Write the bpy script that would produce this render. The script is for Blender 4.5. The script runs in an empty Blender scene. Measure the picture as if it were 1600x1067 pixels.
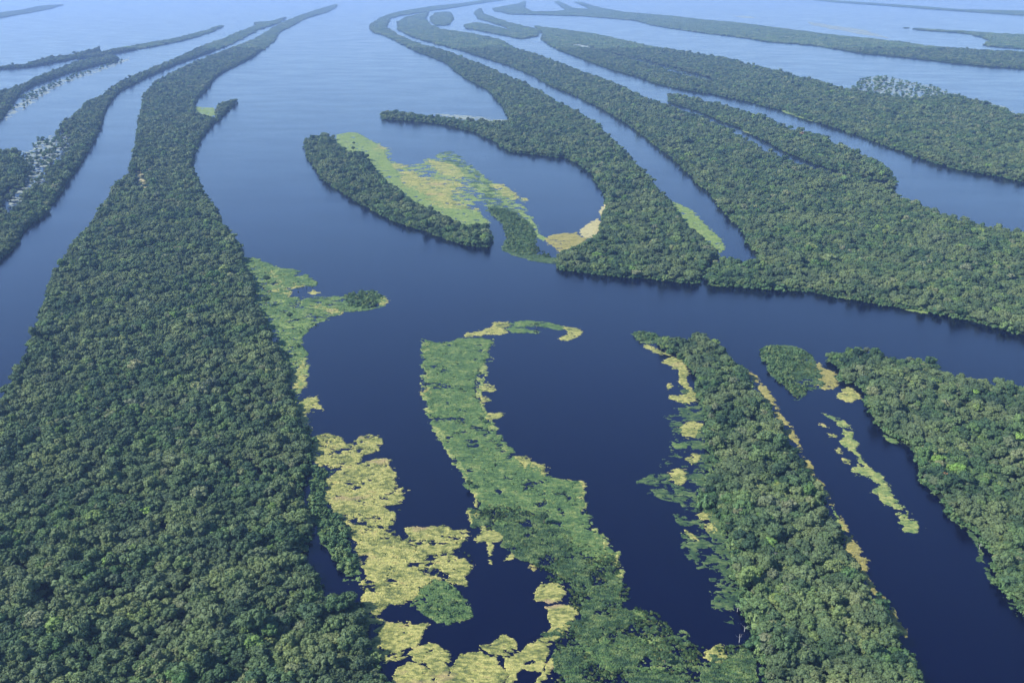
import bpy, bmesh, math, random
import numpy as np
from mathutils import Vector

random.seed(7)
RNG = np.random.default_rng(11)
SC = bpy.context.scene
COL = SC.collection

# ------------------------------------------------------------------ camera, sky, sun, exposure
CAM_H = 500.0
FPX = 1556.0                      # focal length in pixels of the 1600 x 1067 photograph
HORIZON = -45.0                   # the horizon lies just above the frame
TILT = math.atan((533.5 - HORIZON) / FPX)
cam = bpy.data.cameras.new('camera')
cam.sensor_width = 36.0
cam.lens = 36.0 * FPX / 1600.0
cam.clip_start = 1.0
cam.clip_end = 90000.0
camo = bpy.data.objects.new('camera', cam)
camo.location = (0, 0, CAM_H)
camo.rotation_euler = (math.radians(90) - TILT, 0, 0)
COL.objects.link(camo)
SC.camera = camo

SUN_EL = math.radians(42)
SUN_ROT = math.radians(-104)      # from the left, a little behind the viewer
world = bpy.data.worlds.new("World")
SC.world = world
world.use_nodes = True
wn = world.node_tree
bg = wn.nodes['Background']
sky = wn.nodes.new('ShaderNodeTexSky')
sky.sky_type = 'NISHITA'
sky.sun_disc = False
sky.sun_elevation = SUN_EL
sky.sun_rotation = SUN_ROT
sky.air_density = 1.0
sky.dust_density = 0.2
sky.ozone_density = 6.0
wn.links.new(sky.outputs[0], bg.inputs[0])
bg.inputs[1].default_value = 0.125

sl = bpy.data.lights.new('sun', 'SUN')
sl.energy = 4.8
sl.angle = math.radians(0.5)
sl.color = (1.0, 0.95, 0.86)
so = bpy.data.objects.new('sun', sl)
so.rotation_euler = Vector((math.sin(SUN_ROT) * math.cos(SUN_EL), math.cos(SUN_ROT) * math.cos(SUN_EL), math.sin(SUN_EL))).to_track_quat('Z', 'Y').to_euler()
so.location = (0, 0, 900)
COL.objects.link(so)

SC.view_settings.view_transform = 'Standard'
SC.view_settings.look = 'None'
SC.view_settings.gamma = 1.0
SC.view_settings.exposure = 0.95
SC.render.engine = 'CYCLES'
SC.cycles.use_adaptive_sampling = True
SC.cycles.adaptive_threshold = 0.02
SC.cycles.max_bounces = 6
SC.cycles.diffuse_bounces = 2
SC.cycles.glossy_bounces = 2
SC.cycles.transmission_bounces = 2
SC.cycles.volume_bounces = 1
SC.cycles.transparent_max_bounces = 4
SC.cycles.caustics_reflective = False
SC.cycles.caustics_refractive = False
SC.cycles.use_denoising = True
SC.cycles.sample_clamp_indirect = 6
SC.cycles.time_limit = 900

HAZE_DENSITY = 4.6e-5

# ------------------------------------------------------------------ survey: photo pixel -> point on the ground
ST, CT = math.sin(TILT), math.cos(TILT)


def G(px, py, z=0.0):
    px = np.asarray(px, float); py = np.asarray(py, float)
    dx = px - 800.0
    v = 533.5 - py
    dy = v * ST + FPX * CT
    dz = v * CT - FPX * ST
    t = (CAM_H - z) / -dz
    return dx * t, dy * t


def project(x, y, z=0.0):
    dz = z - CAM_H
    f = y * CT - dz * ST
    u = y * ST + dz * CT
    return 800 + FPX * x / f, 533.5 - FPX * u / f


# ------------------------------------------------------------------ numpy noise
def _hash(ix, iy, s):
    h = (ix.astype(np.int64) * 374761393 + iy.astype(np.int64) * 668265263 + s * 974634777) & 0xFFFFFFFF
    h = ((h ^ (h >> 13)) * 1274126177) & 0xFFFFFFFF
    h = (h ^ (h >> 16)) & 0xFFFFFFFF
    return h / 4294967295.0


def vnoise(x, y, s=0):
    ix = np.floor(x); iy = np.floor(y)
    fx = x - ix; fy = y - iy
    fx = fx * fx * (3 - 2 * fx); fy = fy * fy * (3 - 2 * fy)
    a = _hash(ix, iy, s); b = _hash(ix + 1, iy, s); c = _hash(ix, iy + 1, s); d = _hash(ix + 1, iy + 1, s)
    return (a * (1 - fx) + b * fx) * (1 - fy) + (c * (1 - fx) + d * fx) * fy


def fbm(x, y, s=0, o=4):
    r = 0; a = 0.5; n = 0
    for k in range(o):
        r = r + a * vnoise(x, y, s + k * 17); n += a
        x = x * 2.03 + 5.1; y = y * 2.03 + 3.7; a *= 0.5
    return r / n


def inside(px, py, poly):
    r = np.zeros(px.shape, bool)
    n = len(poly)
    for i in range(n):
        x0, y0 = poly[i]; x1, y1 = poly[(i + 1) % n]
        if y0 == y1: continue
        c = ((y0 > py) != (y1 > py)) & (px < (x1 - x0) * (py - y0) / (y1 - y0) + x0)
        r ^= c
    return r


def P(s):
    return np.array([[float(a) for a in q.split(',')] for q in s.split()])


def outline(p, h=0.0):
    """photo outline -> ground outline. Edges that face away from the viewer are tree tops
    of height h, so they are brought back to the foot of the trees."""
    q = []
    n = len(p)
    area = sum(p[i][0] * p[(i + 1) % n][1] - p[(i + 1) % n][0] * p[i][1] for i in range(n))
    sg = 1 if area > 0 else -1
    for i in range(n):
        a = p[i]; b = p[(i + 1) % n]
        d = b - a; L = math.hypot(*d)
        k = max(1, int(L / 8))
        ny = -d[0] / (L + 1e-9) * sg        # outward normal, y up negative
        for j in range(k):
            c = a + d * j / k
            w = min(1.0, max(0.0, (0.35 - ny) / 0.9))
            q.append((c[0], c[1], h * w))
    q = np.array(q)
    z = q[:, 2]
    z = (z + np.roll(z, 1) + np.roll(z, -1)) / 3
    x, y = G(q[:, 0], q[:, 1], z)
    return np.stack([x, y], 1)


# ------------------------------------------------------------------ materials
def mat(name, rough=0.8, spec=0.3):
    m = bpy.data.materials.new(name)
    m.use_nodes = True
    nt = m.node_tree
    b = nt.nodes['Principled BSDF']
    b.inputs['Roughness'].default_value = rough
    b.inputs['Specular IOR Level'].default_value = spec
    return m, nt, b


def ramp(nt, fac, stops):
    r = nt.nodes.new('ShaderNodeValToRGB')
    e = r.color_ramp.elements
    while len(e) < len(stops): e.new(0.5)
    for i, (p, c) in enumerate(stops):
        e[i].position = p; e[i].color = (*c, 1)
    nt.links.new(fac, r.inputs[0])
    return r.outputs[0]


def noise(nt, vec, scale, detail=3, rough=0.55):
    n = nt.nodes.new('ShaderNodeTexNoise')
    n.inputs['Scale'].default_value = scale
    n.inputs['Detail'].default_value = detail
    n.inputs['Roughness'].default_value = rough
    nt.links.new(vec, n.inputs['Vector'])
    return n.outputs['Fac']


def mix(nt, f, a, b, mode='MIX'):
    m = nt.nodes.new('ShaderNodeMix')
    m.data_type = 'RGBA'; m.blend_type = mode
    for sock, v in ((m.inputs['Factor'], f), (m.inputs[6], a), (m.inputs[7], b)):
        if hasattr(v, 'links'): nt.links.new(v, sock)
        else: sock.default_value = v if isinstance(v, float) else (*v, 1)
    return m.outputs[2]


def foliage_mat(name, stops, patch=None):
    m, nt, b = mat(name, 0.75, 0.22)
    oi = nt.nodes.new('ShaderNodeObjectInfo')
    c = ramp(nt, oi.outputs['Random'], stops)
    if patch:
        big = noise(nt, oi.outputs['Location'], 0.009, 3)
        f = ramp(nt, big, [(0.44, (0, 0, 0)), (0.58, (1, 1, 1))])
        c = mix(nt, f, c, mix(nt, 0.7, c, patch))
        g2 = ramp(nt, noise(nt, oi.outputs['Location'], 0.021, 3), [(0.34, (0.50, 0.62, 0.68)), (0.50, (1, 1, 1)), (0.66, (1.36, 1.28, 1.1))])
        c = mix(nt, 1.0, c, g2, 'MULTIPLY')
    tc = nt.nodes.new('ShaderNodeTexCoord')
    n = noise(nt, tc.outputs['Object'], 2.0, 3, 0.75)
    c2 = mix(nt, 1.0, c, ramp(nt, n, [(0.33, (0.47, 0.50, 0.52)), (0.5, (0.98, 0.98, 0.95)), (0.68, (1.7, 1.65, 1.4))]), 'MULTIPLY')
    nt.links.new(c2, b.inputs['Base Color'])
    return m


M_LEAF = foliage_mat('canopy leaves', [(0.0, (0.022, 0.050, 0.027)), (0.18, (0.037, 0.075, 0.035)), (0.42, (0.055, 0.098, 0.041)),
                                       (0.64, (0.080, 0.121, 0.050)), (0.84, (0.052, 0.110, 0.035)), (0.93, (0.13, 0.145, 0.085)), (0.97, (0.108, 0.15, 0.048)), (1.0, (0.10, 0.19, 0.038))],
                     (0.096, 0.127, 0.058))
M_DARKLEAF = foliage_mat('dark leaves', [(0, (0.028, 0.058, 0.026)), (1, (0.046, 0.085, 0.034))])
M_LIME = foliage_mat('lime leaves', [(0, (0.13, 0.24, 0.045)), (1, (0.17, 0.27, 0.06))])
M_GREY = foliage_mat('grey leaves', [(0, (0.17, 0.19, 0.14)), (1, (0.22, 0.23, 0.17))])
M_RUSSET = foliage_mat('russet leaves', [(0, (0.22, 0.13, 0.06)), (1, (0.24, 0.15, 0.08))])
M_BUSH = foliage_mat('marsh bush leaves', [(0, (0.040, 0.085, 0.036)), (0.6, (0.07, 0.13, 0.05)), (1, (0.12, 0.17, 0.06))])

M_TUSSOCK = foliage_mat('tussock grass', [(0, (0.022, 0.050, 0.022)), (0.35, (0.044, 0.088, 0.032)), (0.65, (0.072, 0.125, 0.042)), (0.9, (0.115, 0.16, 0.055)), (1, (0.18, 0.20, 0.075))])
M_BARK, nt, b = mat('bark', 0.9, 0.1)
tc = nt.nodes.new('ShaderNodeTexCoord')
nt.links.new(ramp(nt, noise(nt, tc.outputs['Object'], 2.0), [(0.3, (0.10, 0.08, 0.06)), (0.7, (0.22, 0.19, 0.15))]), b.inputs['Base Color'])
M_DEAD, nt, b = mat('bleached wood', 0.8, 0.2)
tc = nt.nodes.new('ShaderNodeTexCoord')
nt.links.new(ramp(nt, noise(nt, tc.outputs['Object'], 1.5), [(0.3, (0.38, 0.37, 0.35)), (0.7, (0.6, 0.6, 0.58))]), b.inputs['Base Color'])

M_SOIL, nt, b = mat('forest floor', 0.95, 0.1)
tc = nt.nodes.new('ShaderNodeTexCoord')
nt.links.new(ramp(nt, noise(nt, tc.outputs['Object'], 0.08, 5), [(0.3, (0.008, 0.013, 0.010)), (0.55, (0.016, 0.026, 0.014)), (0.75, (0.03, 0.045, 0.02))]), b.inputs['Base Color'])


def grass_mat(name, stops, fine=1.0, accent=None):
    m, nt, b = mat(name, 0.85, 0.15)
    tc = nt.nodes.new('ShaderNodeTexCoord')
    o = tc.outputs['Object']
    mp = nt.nodes.new('ShaderNodeMapping')
    mp.inputs['Scale'].default_value = (0.6, 1.0, 1.0)
    nt.links.new(o, mp.inputs[0])
    o = mp.outputs[0]
    n1 = noise(nt, o, 0.055, 6, 0.68); n2 = noise(nt, o, 0.26, 3, 0.6)
    mm = nt.nodes.new('ShaderNodeMath'); mm.operation = 'MULTIPLY_ADD'; mm.inputs[1].default_value = 0.55
    nt.links.new(n2, mm.inputs[0])
    m2 = nt.nodes.new('ShaderNodeMath'); m2.operation = 'MULTIPLY'; m2.inputs[1].default_value = 0.5
    nt.links.new(n1, m2.inputs[0]); nt.links.new(m2.outputs[0], mm.inputs[2])
    mr = nt.nodes.new('ShaderNodeMapRange'); mr.inputs[1].default_value = 0.36; mr.inputs[2].default_value = 0.68; mr.inputs[3].default_value = 0.25; mr.inputs[4].default_value = 0.78
    nt.links.new(mm.outputs[0], mr.inputs[0])
    c = ramp(nt, mr.outputs[0], stops)
    f = ramp(nt, noise(nt, o, 0.5 * fine, 4, 0.7), [(0.32, (0.55, 0.6, 0.6)), (0.6, (1.12, 1.1, 1.05)), (0.8, (1.3, 1.3, 1.15))])
    c = mix(nt, 1.0, c, f, 'MULTIPLY')
    if accent:
        a = ramp(nt, noise(nt, o, 0.022, 4, 0.6), [(0.60, (0, 0, 0)), (0.70, (1, 1, 1))])
        c = mix(nt, a, c, accent)
    nt.links.new(c, b.inputs['Base Color'])
    bp = nt.nodes.new('ShaderNodeBump')
    bp.inputs['Strength'].default_value = 0.7
    bp.inputs['Distance'].default_value = 0.5
    nt.links.new(noise(nt, o, 0.9 * fine, 3, 0.7), bp.inputs['Height'])
    nt.links.new(bp.outputs[0], b.inputs['Normal'])
    return m


GM = {
    'Y': grass_mat('yellow floating grass', [(0.30, (0.07, 0.085, 0.035)), (0.42, (0.13, 0.15, 0.045)), (0.52, (0.23, 0.23, 0.072)), (0.62, (0.33, 0.315, 0.105)), (0.75, (0.26, 0.22, 0.08))], 1.0, (0.27, 0.20, 0.105)),
    'T': grass_mat('tan dry grass', [(0.30, (0.12, 0.115, 0.04)), (0.5, (0.215, 0.195, 0.062)), (0.7, (0.28, 0.245, 0.085))]),
    'G': grass_mat('green marsh grass', [(0.30, (0.030, 0.064, 0.026)), (0.44, (0.056, 0.104, 0.036)), (0.56, (0.082, 0.138, 0.045)), (0.70, (0.15, 0.19, 0.062))]),
    'L': grass_mat('lime marsh grass', [(0.30, (0.08, 0.13, 0.042)), (0.5, (0.13, 0.19, 0.055)), (0.7, (0.21, 0.25, 0.08))]),
    'D': grass_mat('dark marsh growth', [(0.32, (0.014, 0.034, 0.018)), (0.46, (0.032, 0.066, 0.028)), (0.57, (0.060, 0.100, 0.038)), (0.70, (0.11, 0.15, 0.055))], 1.4),
    'R': grass_mat('pale drowned reeds', [(0.30, (0.12, 0.15, 0.13)), (0.6, (0.25, 0.28, 0.24))]),  # pale colour also painted in flooded margins to imitate bright reflections on water
    'M': grass_mat('mixed lime and yellow grass', [(0.30, (0.06, 0.11, 0.045)), (0.45, (0.12, 0.17, 0.055)), (0.58, (0.20, 0.23, 0.075)), (0.72, (0.30, 0.29, 0.10))]),
    'S': grass_mat('pale sand', [(0.30, (0.24, 0.22, 0.10)), (0.6, (0.37, 0.33, 0.17))]),
}


# ------------------------------------------------------------------ mesh helpers
def new_mesh(name, verts, faces, material, smooth=False):
    """verts (n,3) array; faces = list of (k,m) integer arrays of equal-sided polygons"""
    me = bpy.data.meshes.new(name)
    verts = np.asarray(verts, np.float32)
    me.vertices.add(len(verts))
    me.vertices.foreach_set('co', verts.ravel())
    loops = np.concatenate([f.ravel() for f in faces]).astype(np.int32)
    sizes = np.concatenate([np.full(len(f), f.shape[1], np.int32) for f in faces])
    starts = np.concatenate([[0], np.cumsum(sizes)[:-1]]).astype(np.int32)
    me.loops.add(len(loops))
    me.loops.foreach_set('vertex_index', loops)
    me.polygons.add(len(sizes))
    me.polygons.foreach_set('loop_start', starts)
    me.polygons.foreach_set('use_smooth', np.full(len(sizes), smooth, bool))
    me.update(calc_edges=True)
    me.validate()
    me.materials.append(material)
    return me


def link(name, data, parent=None, loc=(0, 0, 0)):
    o = bpy.data.objects.new(name, data)
    o.location = loc
    if parent: o.parent = parent
    COL.objects.link(o)
    return o


def tag(o, label=None, cat=None, group=None, kind=None):
    if label: o['label'] = label
    if cat: o['category'] = cat
    if group: o['group'] = group
    if kind: o['kind'] = kind
    return o


def ico(sub):
    bm = bmesh.new()
    bmesh.ops.create_icosphere(bm, subdivisions=sub, radius=1.0)
    v = np.array([w.co[:] for w in bm.verts])
    f = np.array([[w.index for w in g.verts] for g in bm.faces])
    bm.free()
    return v, f


ICO = {k: ico(k) for k in (1, 2)}


def crown_mesh(name, material, R=6.2, z0=5.0, z1=14.5, lumps=14, sub=2, cards=420, card=0.75, flat=0.75, seed=0):
    """crown of uneven leafy lumps with loose leaf clusters on and around them"""
    r = np.random.default_rng(seed)
    V = []; F3 = []; n = 0
    iv, jf = ICO[sub]
    cz = (z0 + z1) / 2; hz = (z1 - z0) / 2
    cen = []
    for k in range(lumps):
        a = 2 * math.pi * (k * 0.618 + r.uniform(-.25, .25))
        t = (k + 0.5) / lumps
        up = 1 - 1.15 * t                        # most lumps over the top and shoulders
        rr = R * 0.68 * math.sqrt(max(0.0, 1 - up * up)) * r.uniform(0.75, 1.35)
        c = np.array([rr * math.cos(a), rr * math.sin(a), cz + up * hz * 0.62 + r.uniform(-1.1, 1.1)])
        s = R * r.uniform(0.17, 0.38)
        d = 1 + 0.34 * (vnoise(iv[:, 0] * 2.3 + k * 9.1 + 50, iv[:, 1] * 2.3 + iv[:, 2] * 3.1 + seed * 5.3 + 50, k) - 0.5) * 2
        V.append(c + iv * (s * d)[:, None] * np.array([1, 1, flat]))
        F3.append(jf + n); n += len(iv)
        cen.append((c, s))
    V.append(np.array([0, 0, cz - 0.1 * hz]) + iv * np.array([R * .5, R * .5, hz * .6])); F3.append(jf + n); n += len(iv)
    V = [np.concatenate(V)]
    F3 = np.concatenate(F3)
    faces = [F3]
    if cards:
        k = r.integers(0, lumps, cards)
        C = np.array([cen[i][0] for i in k]); S = np.array([cen[i][1] for i in k])
        d = r.normal(size=(cards, 3)); d[:, 2] = np.abs(d[:, 2]) * 0.9 - 0.25
        d /= np.linalg.norm(d, axis=1)[:, None]
        pos = C + d * (S * r.uniform(0.92, 1.28, cards))[:, None] * np.array([1, 1, flat])
        nn = d + r.normal(size=(cards, 3)) * 0.45
        nn /= np.linalg.norm(nn, axis=1)[:, None]
        t = np.cross(nn, r.normal(size=(cards, 3))); t /= np.linalg.norm(t, axis=1)[:, None]
        bt = np.cross(nn, t)
        s = (card * r.uniform(0.55, 1.25, cards))[:, None]
        quad = np.stack([pos - t * s, pos - bt * s * 0.8, pos + t * s, pos + bt * s * 0.8], 1).reshape(-1, 3)
        V.append(quad)
        faces.append(np.arange(cards * 4).reshape(-1, 4) + n)
    return new_mesh(name, np.concatenate(V), faces, material, smooth=False)


def tube(pts, rad, sides=6):
    V = []; F = []
    for (x, y, z), r in zip(pts, rad):
        for k in range(sides):
            a = 2 * math.pi * k / sides
            V.append((x + r * math.cos(a), y + r * math.sin(a), z))
    for i in range(len(pts) - 1):
        for k in range(sides):
            F.append((i * sides + k, i * sides + (k + 1) % sides, (i + 1) * sides + (k + 1) % sides, (i + 1) * sides + k))
    return np.array(V), np.array(F)


def trunk_mesh(name, material, h=11.0, r0=0.35, seed=0, limbs=4):
    r = random.Random(seed)
    V, F = tube([(0, 0, -0.5), (0.1, 0, h * .4), (r.uniform(-.4, .4), r.uniform(-.4, .4), h * .75), (r.uniform(-.7, .7), r.uniform(-.7, .7), h)], [r0 * 1.5, r0, r0 * .7, r0 * .35])
    Vs = [V]; Fs = [F]; n = len(V)
    for k in range(limbs):
        a = k * 2.4 + r.random(); zz = h * r.uniform(.4, .7); L = r.uniform(2.2, 3.6)
        V, F = tube([(0, 0, zz), (math.cos(a) * L * .5, math.sin(a) * L * .5, zz + L * .45), (math.cos(a) * L, math.sin(a) * L, zz + L * 1.0)], [r0 * .5, r0 * .35, r0 * .12])
        Vs.append(V); Fs.append(F + n); n += len(V)
    return new_mesh(name, np.concatenate(Vs), [np.concatenate(Fs)], material)


# ------------------------------------------------------------------ tree shapes shared by the trees and the forests
def shapes(material, n, **k):
    out = []
    for i in range(n):
        q = dict(k); q['seed'] = i * 7 + hash(len(material.name)) % 97
        rr = random.Random(i * 31 + len(material.name))
        q['R'] = k.get('R', 6.4) * rr.uniform(0.75, 1.35)
        q['z1'] = k.get('z1', 14.5) * rr.uniform(0.85, 1.22)
        q['lumps'] = int(k.get('lumps', 14) * rr.uniform(0.8, 1.3))
        out.append(crown_mesh('crown', material, **q))
    return out


NEAR = shapes(M_LEAF, 9, lumps=24, cards=1000, card=0.8)
MID = shapes(M_LEAF, 6, lumps=15, sub=1, cards=260, card=1.0)
BUSHES = shapes(M_BUSH, 5, R=2.6, z0=-0.6, z1=3.2, lumps=8, sub=1, cards=140, card=0.5)
TRUNKS = [trunk_mesh('trunk', M_BARK, seed=i) for i in range(3)]

def tussock_mesh(seed):
    r = np.random.default_rng(seed)
    n = 46
    a = r.uniform(0, 6.283, n); d = r.uniform(0, 1, n) ** .7
    px_ = np.cos(a) * d; py_ = np.sin(a) * d; pz_ = .75 * (1 - d * d * .8) * r.uniform(.6, 1.1, n)
    t = r.uniform(0, 6.283, n); s = r.uniform(.14, .34, n)
    ux, uy = np.cos(t) * s, np.sin(t) * s
    V = []
    for i in range(n):
        V += [(px_[i] - ux[i], py_[i] - uy[i], pz_[i] - .25), (px_[i] + ux[i], py_[i] + uy[i], pz_[i] - .25),
              (px_[i] + ux[i] * .7 + r.uniform(-.15, .15), py_[i] + uy[i] * .7, pz_[i] + s[i]), (px_[i] - ux[i] * .7, py_[i] - uy[i] * .7 + r.uniform(-.15, .15), pz_[i] + s[i])]
    iv, jf = ICO[1]
    V = np.concatenate([np.array(V), iv * np.array([.9, .9, .55]) * r.uniform(.8, 1.15, (len(iv), 1))])
    return new_mesh('tussock', V, [np.arange(n * 4).reshape(-1, 4), jf + n * 4], M_TUSSOCK)


PROTO = {}


def proto_collection(key, meshes):
    c = bpy.data.collections.new(key)
    for i, me in enumerate(meshes):
        o = bpy.data.objects.new('%s_%02d' % (key, i), me)
        c.objects.link(o)
    PROTO[key] = c
    return c


def far_patch(seed):
    """far canopy: sixteen small crowns standing together over 40 m"""
    r = np.random.default_rng(seed)
    V = []; F = []; n = 0
    iv, jf = ICO[1]
    for gx in range(5):
        for gy in range(5):
            c = np.array([(gx - 2) * 8.6 + r.uniform(-4.4, 4.4), (gy - 2) * 8.6 + r.uniform(-4.4, 4.4), 0])
            R = r.uniform(2.4, 4.9); h = r.uniform(5, 13)
            for q in range(2):
                cc = c + np.array([r.uniform(-3, 3), r.uniform(-3, 3), h - R * .9 - q * 2.5])
                d = 1 + r.uniform(-.42, .38, len(iv))
                V.append(cc + iv * (R * (1 - .25 * q) * d)[:, None] * np.array([1, 1, .85])); F.append(jf + n); n += len(iv)
    return new_mesh('canopy', np.concatenate(V), [np.concatenate(F)], M_LEAF)


proto_collection('near_trees', NEAR)
proto_collection('mid_trees', MID)
proto_collection('bushes', BUSHES)
proto_collection('tussocks', [tussock_mesh(i) for i in range(4)])
proto_collection('far_canopy', [far_patch(i) for i in range(7)])


def scatter_group(key):
    g = bpy.data.node_groups.new('scatter ' + key, 'GeometryNodeTree')
    g.interface.new_socket('Geometry', in_out='INPUT', socket_type='NodeSocketGeometry')
    g.interface.new_socket('Geometry', in_out='OUTPUT', socket_type='NodeSocketGeometry')
    N = g.nodes.new; L = g.links.new
    i = N('NodeGroupInput'); o = N('NodeGroupOutput')
    ci = N('GeometryNodeCollectionInfo'); ci.inputs[0].default_value = PROTO[key]
    ci.inputs['Separate Children'].default_value = True
    ci.inputs['Reset Children'].default_value = True
    ip = N('GeometryNodeInstanceOnPoints'); ip.inputs['Pick Instance'].default_value = True
    def attr(name, t):
        a = N('GeometryNodeInputNamedAttribute'); a.data_type = t; a.inputs[0].default_value = name
        return [s for s in a.outputs if s.enabled and s.name == 'Attribute'][0]
    m2p = N('GeometryNodeMeshToPoints')
    L(i.outputs[0], m2p.inputs[0]); L(m2p.outputs[0], ip.inputs['Points'])
    L(ci.outputs[0], ip.inputs['Instance'])
    L(attr('pick', 'INT'), ip.inputs['Instance Index'])
    L(attr('turn', 'FLOAT_VECTOR'), ip.inputs['Rotation'])
    L(attr('size', 'FLOAT_VECTOR'), ip.inputs['Scale'])
    L(ip.outputs[0], o.inputs[0])
    return g


SCAT = {k: scatter_group(k) for k in PROTO}


def scatter(name, key, x, y, z, size, parent=None):
    """points -> one object of instanced foliage (stuff)"""
    n = len(x)
    me = bpy.data.meshes.new(name)
    me.vertices.add(n)
    me.vertices.foreach_set('co', np.stack([x, y, z], 1).astype(np.float32).ravel())
    a = me.attributes.new('pick', 'INT', 'POINT'); a.data.foreach_set('value', RNG.integers(0, len(PROTO[key].objects), n).astype(np.int32))
    t = np.zeros((n, 3), np.float32); t[:, 2] = RNG.uniform(0, 6.283, n)
    a = me.attributes.new('turn', 'FLOAT_VECTOR', 'POINT'); a.data.foreach_set('vector', t.ravel())
    s = np.asarray(size)[:, None] * np.stack([RNG.uniform(.8, 1.25, n), RNG.uniform(.8, 1.25, n), RNG.uniform(.85, 1.2, n)], 1)
    a = me.attributes.new('size', 'FLOAT_VECTOR', 'POINT'); a.data.foreach_set('vector', s.astype(np.float32).ravel())
    o = link(name, me, parent)
    md = o.modifiers.new('scatter', 'NODES'); md.node_group = SCAT[key]
    return o


# ------------------------------------------------------------------ water
me = bpy.data.meshes.new('water')
me.from_pydata([(-19000, -2500, 0), (19000, -2500, 0), (19000, 26000, 0), (-19000, 26000, 0)], [], [(0, 1, 2, 3)])
M_WATER, nt, b = mat('river water', 0.16, 0.5)
b.inputs['IOR'].default_value = 1.33
b.inputs['Specular Tint'].default_value = (0.16, 0.30, 1.0, 1)
tc = nt.nodes.new('ShaderNodeTexCoord'); o3 = tc.outputs['Object']
nt.links.new(ramp(nt, noise(nt, o3, 0.0012, 4), [(0.3, (0.0003, 0.0003, 0.006)), (0.7, (0.0006, 0.0006, 0.011))]), b.inputs['Base Color'])
mp = nt.nodes.new('ShaderNodeMapping'); mp.inputs['Scale'].default_value = (1, 2.2, 1); mp.inputs['Rotation'].default_value = (0, 0, .3)
nt.links.new(o3, mp.inputs[0])
bp = nt.nodes.new('ShaderNodeBump'); bp.inputs['Strength'].default_value = 0.5; bp.inputs['Distance'].default_value = 0.22
nt.links.new(noise(nt, mp.outputs[0], 0.30, 4, 0.65), bp.inputs['Height'])
nt.links.new(bp.outputs[0], b.inputs['Normal'])
rr = ramp(nt, noise(nt, mp.outputs[0], 0.004, 5, 0.65), [(0.38, (0.155,) * 3), (0.62, (0.205,) * 3)])
nt.links.new(rr, b.inputs['Roughness'])
me.materials.append(M_WATER)
tag(link('water', me), kind='structure')

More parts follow.
